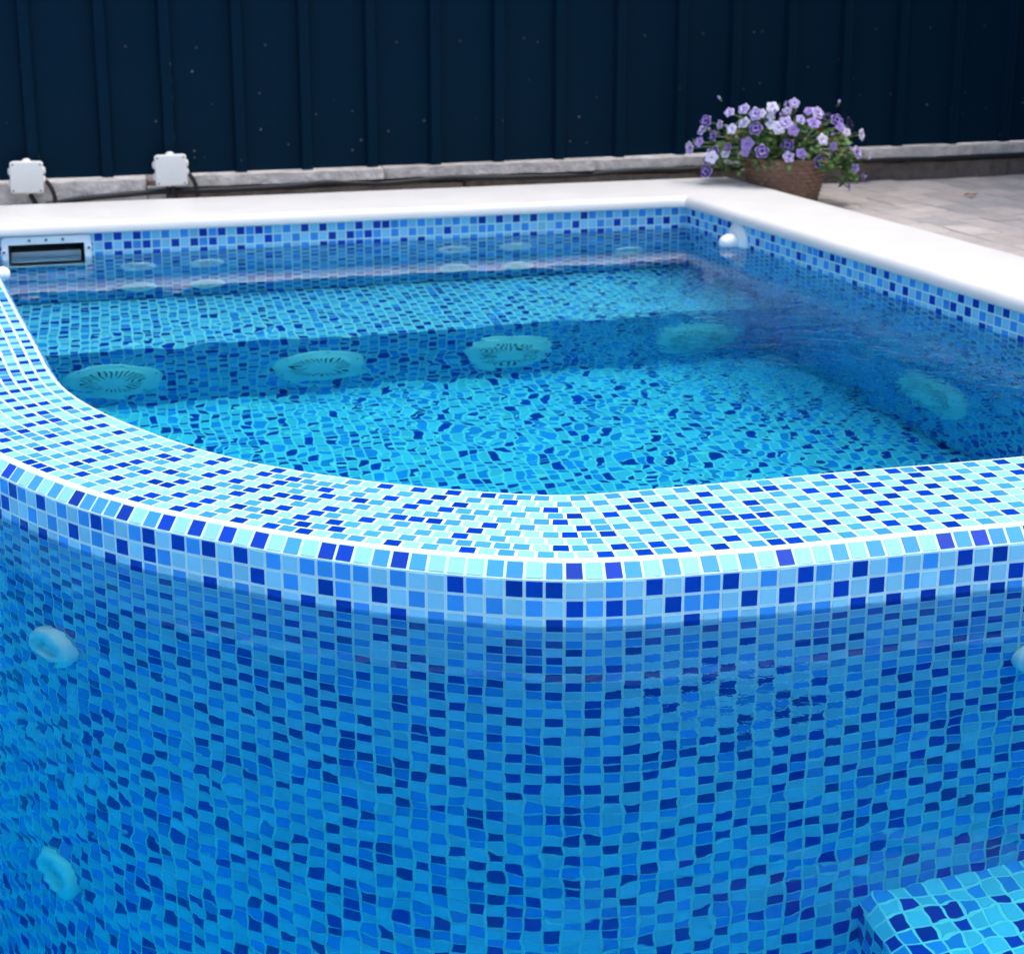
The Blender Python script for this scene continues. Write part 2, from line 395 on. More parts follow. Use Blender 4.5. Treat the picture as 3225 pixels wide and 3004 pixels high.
build_in(mb, 'pool_face', TILES, div)
INN = off(0*WID); INF = off(0*WID-.014); rail_i = Rail(INF)
mb = MB(); pk2 = pattern(random.Random(8))
strip(mb, INN, ZT, INF, ZT-.022, rail_i, 0, 0, pk2, True, rg)
for j in range(38): strip(mb, INF, ZT-.022-j*P, INF, ZT-.022-(j+1)*P, rail_i, 0, j+1, pk2, True, rg)
build_in(mb, 'spa_face', TILES, div)

# ---------------- basin of the main pool: floor and unseen sides
mb = MB()
def pl(s, d, z): return bk(s, d, z)
panel(mb, lambda i, j: bk(-1.6+i*P, -1.9-j*P, -1.86), (0, 20), (0, 20), (0, 0, 1), 33, grout=False)
mb2 = MB()
zf = -1.863
mb2.quad(pl(-3, -5.4, zf), pl(4.2, -5.4, zf), pl(4.2, .02, zf), pl(-3, .02, zf))
mb2.quad(pl(-3, -5.4, .07), pl(-3, -5.4, zf), pl(-3, .02, zf), pl(-3, .02, .07))
mb2.quad(pl(-3, -5.4, .07), pl(4.2, -5.4, .07), pl(4.2, -5.4, zf), pl(-3, -5.4, zf))
mb2.quad(pl(-3, .012, .07), pl(-3, .012, zf), pl(-1.62, .012, zf), pl(-1.62, .012, .07))
tag(mb2.build('pool_basin', BASIN), kind='structure')
tag(mb.build('pool_floor', TILES), kind='structure')

# ---------------- underwater step at the lower right
ST = -.875
step = empty('pool_step', (.6, 1.98, -1.5), 'pale mosaic step under the water in the lower right corner', 'step')
p0 = np.array([.500, 2.095]); dl = np.array([.24, -.97]); dl /= np.linalg.norm(dl)
dw = DB
mb = MB()
def stp(i, j, z=ST): q = p0 + dw*(i*P+.022) + dl*(j*P-.01); return (q[0], q[1], z)
panel(mb, lambda i, j: stp(i, j), (0, 30), (0, 14), (0, 0, 1), 41)
build_in(mb, 'tread', TILES, step)
mb = MB()
nn = np.array([-dl[1], dl[0]]); nn = -nn if nn[0] > 0 else nn
panel(mb, lambda i, j: (lambda q: (q[0], q[1], ST - j*.0195))(p0 + dl*(i*P-.01) + dw*(.022-.0195*j)), (0, 14), (0, 1), (-.68, -.17, .71), 42)
panel(mb, lambda i, j: (lambda q: (q[0], q[1], ST-.0195 - j*P))(p0 + dl*(i*P-.01) + dw*.0025), (0, 14), (0, 36), (nn[0], nn[1], 0), 43)
build_in(mb, 'side', TILES, step)
mb = MB()
panel(mb, lambda i, j: (lambda q: (q[0], q[1], ST - j*P))(p0 + dl*(14*P-.01) + dw*(i*P+.0025)), (0, 30), (0, 36), (dl[0], dl[1], 0), 44)
build_in(mb, 'riser', TILES, step)

# ---------------- water
def sheet(name, pts, m):
    mb = MB(); mb.add([(x, y, 0) for x, y in pts], [tuple(range(len(pts)))]); return mb.build(name, m)
midc = off(WID*.5)[::6]
spa_poly = [tuple(q) for q in midc] + [rt(2.9, .004)[:2], rt(-.004, .004)[:2], bk(-.85, .004)[:2], bk(-.85, .10)[:2], bk(-1.06, .10)[:2], bk(-1.06, .004)[:2], bk(-1.25, .004)[:2]]
ext0 = np.array(midc[0]) ; 
w1 = sheet('spa_water', spa_poly, SPA_WATER); tag(w1, kind='structure')
def meniscus_sheet(name, edge_pts, nor_pts, rest, m):
    # flat sheet whose edge climbs the tiles in a small meniscus
    prof_ = [(.016, 0), (.010, .00005), (.0065, .0003), (.004, .0009), (.0025, .0016), (.0012, .0025), (.0003, .0032), (-.0015, .0040)]
    mb = MB(); E_, N_ = np.array(edge_pts), np.array(nor_pts)
    a = E_ + N_*prof_[0][0]
    mb.add([(x, y, 0) for x, y in a] + [(x, y, 0) for x, y in rest], [tuple(range(len(a)+len(rest)))])
    base = 0; n = len(a); prev = list(range(n))
    for d, z in prof_[1:]:
        q = E_ + N_*d; st = len(mb.v); mb.v += [(float(x), float(y), z) for x, y in q]; cur = list(range(st, st+n))
        for k in range(n-1): mb.f.append((prev[k+1], prev[k], cur[k], cur[k+1])); mb.m.append(0)
        prev = cur
    return mb.build(name, m, smooth=True)
fe = FACE[::3][::-1]; fn_ = NOR[::3][::-1]
w2 = meniscus_sheet('pool_water', fe, fn_, [bk(-2.99, .004)[:2], bk(-2.99, -5.39)[:2], rt(5.95, .004)[:2], rt(2.9, .004)[:2]], POOL_WATER); tag(w2, kind='structure')

# ---------------- coping
CT = .101
prof = [(.02, ZC+.001), (-.006, ZC+.001)]
for k in range(7):
    a = -math.pi/2 - k*math.pi/6*1.0
    prof.append((-.006+.0172*math.cos(a)*.9, ZC+.0175+.0168*math.sin(a)))
prof = [(.02, ZC), (-.014, ZC), (-.018, ZC+.0015), (-.020, ZC+.005)]
for k in range(1, 9): a = math.pi/2*k/8; prof.append((.004-.024*math.cos(a), ZC+.005+(CT-ZC-.005)*math.sin(a)))
prof += [('o', -.006, CT), ('o', -.0015, CT-.0015), ('o', 0, CT-.006), ('o', 0, .0)]
def cop(p):
    if p[0] == 'o': return .342+p[1], .315+p[1], p[2]
    return p[0], p[0], p[1]
def corner(dbk, drt):
    A = np.array([DB, -DR]).T; t = np.linalg.solve(A, (CO+NR*drt) - (CB+NB*dbk)); return CB+NB*dbk+DB*t[0]
rowsv = []
for p in prof:
    d1, d2, z = cop(p); c = corner(d1, d2)
    rowsv.append([bk(-3.4, d1, z), (*c, z), rt(6.4, d2, z)])
coping = empty('pool_coping', (*CO, .0), 'smooth white stone coping turning the corner behind the spa', 'coping')
mb = MB()
for a, b in zip(rowsv[:-1], rowsv[1:]):
    for k in range(2): mb.quad(a[k], a[k+1], b[k+1], b[k])
o = build_in(mb, 'coping_stone', COPING, coping)
# smooth the rounded nose only
for pl_ in o.data.polygons[2:22]: pl_.use_smooth = True
for s_, d_, r_, nm in ((-.905, .17, .125, 'skimmer_lid'), (-.403, .10, .036, 'cover_disc'), (.117, .10, .036, 'cover_disc')):
    mb = MB(); q = bk(s_, d_, CT)
    mb.lathe([(r_, -.002), (r_, .0004), (r_-.0012, .0011), (r_*.5, .0012), (.001, .0012)], 48, Matrix.Translation(q))
    build_in(mb, nm, COPING, coping, smooth=False)

# ---------------- ground and pavers
mb = MB()
zg = .004
inner = [bk(-3.2, .06), rt(-.06, .06)[:2]+(0,), rt(6.2, .06), bk(-3.2, -5.6)]
cpt = corner(.06, .06); inner = [bk(-3.2, .06)[:2], tuple(cpt), rt(6.2, .06)[:2], bk(-3.2, -5.6)[:2]]
outer = [bk(-60, 60)[:2], bk(60, 60)[:2], bk(60, -60)[:2], bk(-60, -60)[:2]]
for k in range(4):
    k2 = (k+1) % 4; mb.quad((*inner[k], zg), (*inner[k2], zg), (*outer[k2], zg), (*outer[k], zg))
tag(mb.build('ground', CONCRETE), kind='structure')
mb = MB(); rg = random.Random(3)
Lx, Ly = .158, .112
for j in range(-4, 40):                            # courses parallel to the right coping
    for i in range(-14, 34):
        d0 = .33 + j*Ly; t0 = (i + (.5 if j % 2 else 0) + rg.uniform(-.02, .02))*Lx
        qa = rt(t0, d0); sback = (np.array(qa[:2])-CB) @ NB; sr = (np.array(qa[:2])-CO) @ NR
        if sback > .64 or (sr < .31 and sback < .36) or sr > 3.6: continue
        jit = lambda: rg.gauss(0, .005)
        tz = .020+rg.gauss(0, .0005); tl = rg.gauss(0, .0006); tw = rg.gauss(0, .0006)
        cs = [rt(t0+.003+jit(), d0+.003+jit(), tz-tl-tw), rt(t0+Lx-.003+jit(), d0+.003+jit(), tz+tl-tw), rt(t0+Lx-.003+jit(), d0+Ly-.003+jit(), tz+tl+tw), rt(t0+.003+jit(), d0+Ly-.003+jit(), tz-tl+tw)]
        cs = [cs[0], cs[3], cs[2], cs[1]]
        cs = [cs[3], cs[2], cs[1], cs[0]]
        ctr = np.mean(np.array(cs), axis=0); top = []; mid = []; low = []
        # chamfered, slightly ragged outline
        out_ = []
        for a, b in zip(cs, cs[1:]+cs[:1]):
            for f_ in (.06, .35, .65, .94):
                q = np.array(a)*(1-f_)+np.array(b)*f_; q[:2] += [rg.gauss(0, .0012), rg.gauss(0, .0012)]; out_.append(q)
        n_ = len(out_)
        for q in out_:
            low.append((q[0], q[1], .006)); mid.append((q[0], q[1], q[2]-.003)); v = q+(ctr-q)*.06; top.append((v[0], v[1], q[2]))
        vs = low+mid+top; fs = []
        for k in range(n_):
            k2 = (k+1) % n_; fs.append((k, k2, n_+k2, n_+k)); fs.append((n_+k, n_+k2, 2*n_+k2, 2*n_+k))
        fs.append(tuple(2*n_+k for k in range(n_)))
        mb.add(vs, fs, rg.choice((1, 1, 2, 2, 3)))
q = [bk(-3.2, .36, .0155), bk(4.6, .36, .0155), bk(4.6, .70, .0155), bk(-3.2, .70, .0155)]
mb.quad(*q, 0)
mb.quad(rt(-.4, .30, .0165), rt(5.3, .30, .0165), rt(5.3, 4.2, .0165), rt(-.4, 4.2, .0165), 0)
tag(mb.build('pavement', PV), kind='structure')

# ---------------- plinth of old stones under the fence
def rough_block(mb, s0, s1, d0, d1, z0, z1, amp, seed, mi=0):
    nx = max(3, int((s1-s0)/.012)); ny = 6; nz_ = max(3, int((z1-z0)/.008))
    def P3(s, d, z):
        v = noise.noise_vector((s*11+seed, d*11, z*17))*amp + noise.noise_vector((s*40+seed, d*40, z*40))*amp*.45
        e = min(s-s0, s1-s)/.012
        q = bk(s+v.x*.6, d+v.y + (.006*(1-min(1, e)) if d < (d0+d1)/2 else 0), z+v.z*.7); return q
    faces = [([(s0+(s1-s0)*i/nx, d0, z0+(z1-z0)*j/nz_) for j in range(nz_+1) for i in range(nx+1)], nx, nz_),
             ([(s0+(s1-s0)*i/nx, d0+(d1-d0)*j/ny, z1) for j in range(ny+1) for i in range(nx+1)], nx, ny),
             ([(s0, d1-(d1-d0)*i/ny, z0+(z1-z0)*j/nz_) for j in range(nz_+1) for i in range(ny+1)], ny, nz_),
             ([(s1, d0+(d1-d0)*i/ny, z0+(z1-z0)*j/nz_) for j in range(nz_+1) for i in range(ny+1)], ny, nz_)]
    for pts, a, b in faces:
        mb.add([P3(*p) for p in pts], [(j*(a+1)+i, j*(a+1)+i+1, (j+1)*(a+1)+i+1, (j+1)*(a+1)+i) for j in range(b) for i in range(a)], mi)
plinth = empty('stone_plinth', bk(.5, .53, .012), 'weathered pale stone plinth running along the foot of the dark fence', 'plinth')
def fd(s): return .618 + .022*s                   # fence plane
cuts = [-3.0, -2.2, -1.22, -.655]
for a, b in zip(cuts[:-1], cuts[1:]):
    mb = MB(); rough_block(mb, a+.002, b-.002, fd(a)-.046, fd(a)+.2, .014, .133, .0045, a*7); build_in(mb, 'stone', STONE, plinth, smooth=True)
mb = MB(); rough_block(mb, -.650, -.592, fd(-.6)-.02, fd(-.6)+.2, .06, .122, .004, 77); build_in(mb, 'stone', STONE_D, plinth, smooth=True)
mb = MB(); rough_block(mb, -.652, -.595, fd(-.6)-.045, fd(-.6)+.2, .014, .104, .006, 78); build_in(mb, 'stone', STONE, plinth, smooth=True)
cuts = [-.588, .12, .86, 1.62, 2.28, 3.1, 4.4]
for k, (a, b) in enumerate(zip(cuts[:-1], cuts[1:])):
    mb = MB(); rough_block(mb, a+.002, b-.002, fd(a)-.048, fd(a)+.2, .103, .136+.002*(k % 2), .0042, a*5+3); build_in(mb, 'stone', STONE, plinth, smooth=True)
for k, (a, b) in enumerate(((-.588, .4), (.4, 1.25), (1.25, 1.85), (1.85, 2.5), (2.5, 4.4))):
    mb = MB(); rough_block(mb, a+.004, b-.004, fd(a)-.026, fd(a)+.2, .013, .079, .007, a*3+9); build_in(mb, 'stone', STONE_D, plinth, smooth=True)
mb = MB(); mb.quad(bk(-.59, fd(-.59)-.008, .01), bk(4.4, fd(4.4)-.008, .01), bk(4.4, fd(4.4)-.008, .12), bk(-.59, fd(-.59)-.008, .12)); build_in(mb, 'mortar_bed', STONE_D, plinth)

# ---------------- corrugated fence
fence = empty('metal_fence', bk(.5, fd(.5), .135), 'dark navy corrugated metal fence with vertical ribs behind the pool', 'fence')
ribs = [-2.75, -2.53, -2.31, -2.09, -1.87, -1.65, -1.43, -1.215, -.999, -.772, -.573, -.345, -.129, .091, .307, .528, .744, .964, 1.188, 1.39, 1.601, 1.818, 2.04, 2.265, 2.485, 2.70, 2.92, 3.14, 3.36, 3.58, 3.8, 4.02]
pr = [(-3.2, 0)]
for r_ in ribs: pr += [(r_-.024, 0), (r_-.017, -.026), (r_-.002, -.0265), (r_+.002, -.0245), (r_+.014, -.026), (r_+.021, 0)]
pr.append((4.4, 0))
zs = [.139, .16, .5, 1.2, 2.8]
mb = MB(); n_ = len(pr)
mb.add([bk(s, fd(s)+d + noise.noise((s*2.1, z*1.5, 3))*.003, z + (0 if z > .14 else noise.noise((s*9, 1, 1))*.004)) for z in zs for s, d in pr],
       [(j*n_+i, j*n_+i+1, (j+1)*n_+i+1, (j+1)*n_+i) for j in range(len(zs)-1) for i in range(n_-1)])
build_in(mb, 'sheet', FENCE, fence)
pr2 = [(.75+.005, 0)]  # side return out of view, added to darken the right end of the fence
for k in range(20): r_ = .72-k*.215; pr2 += [(r_+.027, 0), (r_+.018, -.02), (r_-.015, -.02), (r_-.026, 0)]
pr2.append((-3.6, 0)); n2 = len(pr2); z2 = [.02, .5, 2.8]; mb = MB()
mb.add([bk(2.78+d, s, z) for z in z2 for s, d in pr2], [(j*n2+i, j*n2+i+1, (j+1)*n2+i+1, (j+1)*n2+i) for j in range(2) for i in range(n2-1)])
build_in(mb, 'sheet', FENCE, fence)
for s, z in [(-1.11, .55), (-.696, .551), (-.475, .543), (-.254, .547), (.18, .548), (.397, .548), (.619, .553), (1.053, .555), (1.269, .558), (1.493, .562), (1.935, .564), (2.155, .565), (2.377, .567)]:
    mb = MB(); mb.lathe([(.0055, 0), (.0055, .0012), (.0040, .0012), (.0036, .004), (.001, .0045)], 10, frame(bk(s, fd(s), z), (-NB[0], -NB[1], 0)))
    build_in(mb, 'screw', SCREWMAT, fence, smooth=False)

# ---------------- cable along the plinth and conduits
def spl(pts, n):
    out = []
    for i in range(len(pts)-1):
        p0, p1, p2, p3 = (np.array(pts[max(0, min(len(pts)-1, i+k))], float) for k in (-1, 0, 1, 2))
        for k in range(n):
            t = k/n; out.append(.5*((2*p1)+(-p0+p2)*t+(2*p0-5*p1+4*p2-p3)*t*t+(-p0+3*p1-3*p2+p3)*t**3))
    out.append(np.array(pts[-1], float)); return out
cab = [(-1.25, .028), (-1.0, .055), (-.872, .074), (-.697, .084), (-.583, .087), (-.45, .085), (-.304, .086), (-.186, .089), (-.068, .095), (.03, .088), (.138, .084), (.331, .093), (.45, .090), (.562, .087), (.799, .084), (.93, .09), (1.059, .093), (1.201, .09), (1.345, .094), (1.6, .092), (1.9, .094), (2.2, .091), (2.6, .092), (3.4, .09)]
mb = MB(); mb.tube([bk(s, fd(s)-.058+.003*math.sin(s*9), z+.004) for s, z in spl(cab, 24)], .0082, 8, ribs=.14)
tag(mb.build('cable', RUBBER, smooth=True), 'long black corrugated cable sagging along the stone plinth', 'cable')
for (s0, lab) in ((-1.02, 'left'), (-.577, 'right')):
    w = 'leftmost junction box' if lab == 'left' else 'junction box nearest the fence middle'
    f0 = fd(s0)
    a = [(s0+.004, f0-.070, .118), (s0+.008, f0-.070, .098), (s0+.020, f0-.066, .072), (s0+.031, f0-.066, .045), (s0+.036, f0-.066, .02)] if lab == 'left' else [(s0+.002, f0-.075, .122), (s0+.005, f0-.076, .10), (s0+.011, f0-.076, .075), (s0+.016, f0-.076, .045), (s0+.018, f0-.076, .02)]
    mb = MB(); mb.tube([bk(*q) for q in spl(a, 8)], .0072, 8, ribs=.12)
    tag(mb.build('conduit', RUBBER, smooth=True), 'short black conduit dropping from beneath the '+w, 'cable', 'conduits of the junction boxes')
    f0 = fd(s0)-.066; zc_ = .158 if lab == 'left' else .163
    b = [(s0+.046, f0, zc_-.012), (s0+.058, f0-.002, zc_-.018), (s0+.072, f0-.006, zc_-.04), (s0+.080, f0-.01, .09), (s0+.081, f0-.012, .05), (s0+.080, f0-.012, .02)]
    mb = MB(); mb.tube([bk(*q) for q in spl(b, 8)], .0066, 8, ribs=.12)
    tag(mb.build('conduit', RUBBER, smooth=True), 'black conduit bending from the right side of the '+w, 'cable', 'conduits of the junction boxes')

# ---------------- junction boxes
def rrect(w, h, r, n=6):
    pts = []
    for cx, cy, a0 in ((w/2-r, h/2-r, 0), (-w/2+r, h/2-r, 90), (-w/2+r, -h/2+r, 180), (w/2-r, -h/2+r, 270)):
        for k in range(n+1): a = R(a0+90*k/n); pts.append((cx+r*math.cos(a), cy+r*math.sin(a)))
    return pts
def stack(mb, rings, mi=0, M=None):                # list of (outline, z); same point count
    n = len(rings[0][0]); v = []; f = []
    for o_, z in rings: v += [(x, y, z) for x, y in o_]
    if M: v = [tuple(M @ Vector(q)) for q in v]
    for i in range(len(rings)-1):
        for k in range(n): f.append((i*n+k, i*n+(k+1) % n, (i+1)*n+(k+1) % n, (i+1)*n+k))
    f.append(tuple((len(rings)-1)*n+k for k in range(n))); f.append(tuple(range(n-1, -1, -1)))
    mb.add(v, f, mi)
def junction(M, label):
    t = empty('junction_box', M, label, 'junction box', 'junction boxes on the fence')
    b = MB(); stack(b, [(rrect(.094, .094, .008), 0), (rrect(.096, .096, .008), .032)]); b.build('box_body', BOXMAT, t)
    b = MB(); stack(b, [(rrect(.100, .100, .008), .0322), (rrect(.100, .100, .008), .040), (rrect(.097, .097, .008), .0428), (rrect(.090, .090, .006), .0435)]); b.build('lid', BOXMAT, t)
    for x, y in ((-.041, .041), (.041, .041), (-.041, -.041), (.041, -.041)):
        b = MB(); b.lathe([(.0028, .0434), (.0028, .0441), (.001, .0441)], 8, Matrix.Translation((x, y, 0))); b.build('screw', DARK, t)
    for x, y, nx, ny in ((-.047, .016, -1, 0), (-.047, -.022, -1, 0), (.047, .018, 1, 0), (0, .047, 0, 1), (.047, -.01, 1, 0), (.002, -.047, 0, -1)):
        b = MB(); b.lathe([(.0145, 0), (.0135, .004), (.009, .009), (.004, .010)], 14, frame((x, y, .016), (nx, ny, 0), (0, 0, 1))); b.build('grommet', BOXMAT, t, smooth=True)
    return t
nf = (-NB[0], -NB[1], 0)
jb = junction(frame(bk(-1.02, fd(-1.02)-.050, .158), nf) @ Matrix.Rotation(R(-1.5), 4, 'Z'), 'square ivory junction box at the far left of the fence foot')
copy_thing(jb, frame(bk(-.577, fd(-.577)-.050, .163), nf) @ Matrix.Rotation(R(1.0), 4, 'Z'), 'square ivory junction box on the fence, right of the other one')

# ---------------- skimmer
sk = empty('pool_skimmer', frame(bk(-.955, -.001, 0), nf), 'white plastic skimmer mouth in the far wall at the left edge', 'skimmer')
# local x runs towards -s?  frame(): x = up x normal
W0, W1 = .2465, .204
def ring_plate(mb, ow, oh, oc, iw, ih, ic, z0, z1):
    n = 7; O = [(x, y+oc) for x, y in rrect(ow, oh, .012, n)]; I = [(x, y+ic) for x, y in rrect(iw, ih, .004, n)]
    k = len(O); v = [(x, y, z0) for x, y in O]+[(x, y, z1-.002) for x, y in O]+[(x*.985, (y-oc)*.985+oc, z1) for x, y in O]+[(x, y, z1) for x, y in I]+[(x, y, z0-.02) for x, y in I]
    f = []
    for r_ in range(4):
        for i in range(k): f.append((r_*k+i, r_*k+(i+1) % k, (r_+1)*k+(i+1) % k, (r_+1)*k+i))
    mb.add(v, f)
mb = MB(); ring_plate(mb, .2465, .178, -.025, .210, .136, -.026, 0, .012)
for x in (-.046, 0, .046): mb.lathe([(.010, 0), (.010, .0125), (.009, .0135), (.001, .0135)], 16, Matrix.Translation((x, .0535, 0)))
for x, y in ((-.117, .022), (.117, .026)): mb.lathe([(.009, 0), (.009, .0125), (.008, .0135), (.001, .0135)], 16, Matrix.Translation((x, y, 0)))
for x in (-.072, .072, -.023, .023): mb.box((x-.014, .0525, .010), (x+.014, .0545, .0132))
fp = mb.build('faceplate', PLASTIC, sk)
for x, y in ((-.046, .0535), (0, .0535), (.046, .0535), (-.117, .022), (.117, .026), (-.117, -.05), (.117, -.05)):
    mb = MB(); mb.lathe([(.0042, .0130), (.0042, .0146), (.0016, .0146), (.0012, .0136)], 12, Matrix.Translation((x, y, 0))); mb.build('screw', STEEL, fp)
mb = MB()
x0, x1, y0, y1, zb = -.105, .105, -.094, .042, -.22
mb.quad((x0, y1, 0), (x1, y1, 0), (x1, y1, zb), (x0, y1, zb)); mb.quad((x0, y0, zb), (x1, y0, zb), (x1, y0, 0), (x0, y0, 0))
mb.quad((x0, y0, 0), (x0, y1, 0), (x0, y1, zb), (x0, y0, zb)); mb.quad((x1, y0, zb), (x1, y1, zb), (x1, y1, 0), (x1, y0, 0)); mb.quad((x0, y0, zb), (x0, y1, zb), (x1, y1, zb), (x1, y0, zb))
mb.build('throat', PLASTIC_IN, sk)
mb = MB(); mb.add([(x0+.004, -.06, -.004), (x1-.012, -.06, -.004), (x1-.012, .009, -.055), (x0+.004, .009, -.055), (x0+.004, -.06, -.010), (x1-.012, -.06, -.010), (x1-.012, .006, -.060), (x0+.004, .006, -.060)], ((0,1,2,3),(7,6,5,4),(0,4,5,1),(1,5,6,2),(2,6,7,3),(3,7,4,0)))
mb.build('weir_flap', PLASTIC, sk, bevel=.0015)

# ---------------- jets, nozzles, covers
def make_jet(M, label, group, col, r=.051, thick=.016):
    t = empty('spa_jet', M, label, 'jet', group)
    b = MB(); b.lathe([(r, 0), (r+.001, thick*.4), (r-.002, thick*.85), (r-.006, thick), (r*.52, thick*1.15), (r*.46, thick*.9), (r*.42, -.012)], 40, closed=False); b.build('flange', col, t, smooth=True)
    b = MB(); b.lathe([(r*.42, -.004), (r*.36, thick*.55), (r*.24, thick*.95), (r*.17, thick*.8), (r*.13, -.010), (.001, -.010)], 28, mi=[0, 0, 0, 1, 1], closed=False); b.build('nozzle', [col, COVER], t, smooth=True)
    return t
g1 = 'round jets on the far spa wall'
spots = [(-.704, -.172, 'round white jet under water right of the skimmer, upper of its pair'), (-.509, -.172, 'upper round jet, second from the skimmer along the far wall'),
         (-.704, -.425, 'round white jet right of the skimmer, lower of its pair'), (-.509, -.43, 'lower round jet, second from the skimmer along the far wall'),
         (.233, -.158, 'upper round jet near the middle of the far wall, left of two'), (.427, -.158, 'upper round jet near the middle of the far wall, right of two'),
         (.233, -.402, 'lower round jet near the middle of the far wall, left of two'), (.432, -.42, 'lower round jet near the middle of the far wall, right of two'),
         (.793, -.30, 'single round jet on the far wall nearest the corner')]
j0 = None
for s, z, lab in spots:
    M = frame(bk(s, -.001, z), nf)
    if j0 is None: j0 = make_jet(M, lab, g1, PLASTIC)
    else: copy_thing(j0, M, lab)
def cover(M, label):
    t = empty('suction_cover', M, label, 'suction cover', 'slotted suction covers in the spa')
    r = .128; n = 96
    b = MB(); b.lathe([(r, 0), (r, .008), (r-.004, .011), (r*.78, .014), (r*.74, .016)], 64, closed=False); b.build('rim', COVER, t, smooth=True)
    b = MB(); pr_ = [(r*.74, .016), (r*.66, .021), (r*.40, .028), (r*.30, .029), (r*.001, .030)]
    v = []; f = []; mm = []
    for q, z in pr_:
        for k in range(n): a = 2*math.pi*k/n; v.append((q*math.cos(a), q*math.sin(a), z))
    for i in range(4):
        for k in range(n):
            f.append((i*n+k, i*n+(k+1) % n, (i+1)*n+(k+1) % n, (i+1)*n+k)); mm.append(1 if i == 1 and k % 3 == 0 else (1 if i == 2 and k % 6 == 0 else 0))
    b.add(v, f, mm); b.build('grille', [COVER, DARK], t)
    for k in range(6):
        a = R(60*k+15); m = MB(); m.lathe([(.004, .010), (.004, .0135), (.001, .0135)], 8, Matrix.Translation((r*.9*math.cos(a), r*.9*math.sin(a), 0))); m.build('screw', STEEL, t)
    return t
cv = None
for k, (s, lab) in enumerate(((-.795, 'round slotted suction cover on the bench riser, leftmost beside the curved wall'), (-.248, 'round slotted suction cover on the bench riser, second from the curved wall'), (.276, 'round slotted suction cover on the bench riser, third from the curved wall'), (.825, 'round suction cover blurred by the bubbling water near the far corner'))):
    M = frame(bk(s, BD-.002, -.80), nf) @ Matrix.Rotation(R(7*k), 4, 'Z')
    if cv is None: cv = cover(M, lab)
    else: copy_thing(cv, M, lab)
copy_thing(cv, frame(rt(1.26, -.002, -.70), (-NR[0], -NR[1], 0)), 'round suction cover low on the right spa wall under rippling water')
# front jets on the pool face of the divider
def on_face(x):
    k = int(np.argmin(np.abs(FACE[:, 0]-x) + (FACE[:, 1] > 3.2)*9)); return FACE[k], NOR[k]
fj = None
for x, z, lab in ((-.712, -.413, 'round white jet on the pool side of the curved wall, upper of two at left'), (-.735, -1.15, 'round white jet on the pool side of the curved wall, lower of two at left'), (.768, -.255, 'white jet cut by the right edge of the photo, under the water')):
    q, n_ = on_face(x); M = frame((*(q+n_*.001), z), (*n_, 0))
    if fj is None: fj = make_jet(M, lab, 'round jets on the pool side of the divider', PLASTIC, .053, .018)
    else: copy_thing(fj, M, lab)
# return nozzle on the right wall
t = empty('return_nozzle', frame(rt(.312, -.001, .010), (-NR[0], -NR[1], 0)), 'white return nozzle half out of the water on the right wall', 'nozzle')
b = MB(); b.lathe([(.056, 0), (.056, .003), (.052, .007), (.030, .010), (.025, .012)], 48, closed=False); b.build('flange', PLASTIC, t, smooth=True)
b = MB(); b.lathe([(.0245, .010), (.0245, .040), (.022, .043), (.020, .046), (.018, .054), (.012, .060), (.001, .062)], 36, closed=False); b.build('nozzle', PLASTIC, t, smooth=True)
# small nozzle on the inner face of the divider, far left
k = int(np.argmin(np.abs(INF[:, 1]-4.16))); q = INF[k]; n_ = -NOR[k]
t = empty('return_nozzle', frame((*q, .022), (*n_, 0)), 'small white nozzle poking out behind the curved wall at the far left', 'nozzle')
b = MB(); b.lathe([(.032, 0), (.032, .004), (.022, .008)], 32, closed=False); b.build('flange', PLASTIC, t, smooth=True)
b = MB(); b.lathe([(.020, .004), (.020, .030), (.016, .040), (.008, .046), (.001, .047)], 32, closed=False); b.build('nozzle', PLASTIC, t, smooth=True)

# ---------------- flower basket
PX, PY = .905, 5.29
pot = empty('flower_basket', (PX, PY, .02), 'brown woven wicker basket standing on the paving behind the coping', 'basket')
mb = MB(); nt_, nz_ = 240, 88; H0 = .160
v = []
for j in range(nz_+1):
    z = H0*j/nz_; r = .100 + .036*(j/nz_)**.9
    for k in range(nt_):
        a = 2*math.pi*k/nt_; row = int(z/.0148); ph = math.pi*(row % 2)
        zz = (z/.0148) % 1
        weave = math.sin(a*24+ph)*.0034*math.sin(math.pi*zz)**.6 + .0056*math.sin(math.pi*zz)**.6
        if z > H0-.008: weave = .003
        v.append(((r+weave)*math.cos(a), (r+weave)*math.sin(a), z))
f = [(j*nt_+k, j*nt_+(k+1) % nt_, (j+1)*nt_+(k+1) % nt_, (j+1)*nt_+k) for j in range(nz_) for k in range(nt_)]
mb.add(v, f); mb.build('woven_side', WICKER, pot, smooth=True)
mb = MB()
ringp = [(.136*math.cos(2*math.pi*k/60), .136*math.sin(2*math.pi*k/60), H0+.001+.0015*math.sin(k*2.1)) for k in range(61)]
mb.tube(ringp, .0058, 8, ribs=.18); mb.build('rim', WICKER, pot, smooth=True)
mb = MB(); mb.lathe([(.131, .140), (.06, .150), (.001, .152)], 32, closed=False); mb.build('soil', SOIL, pot)

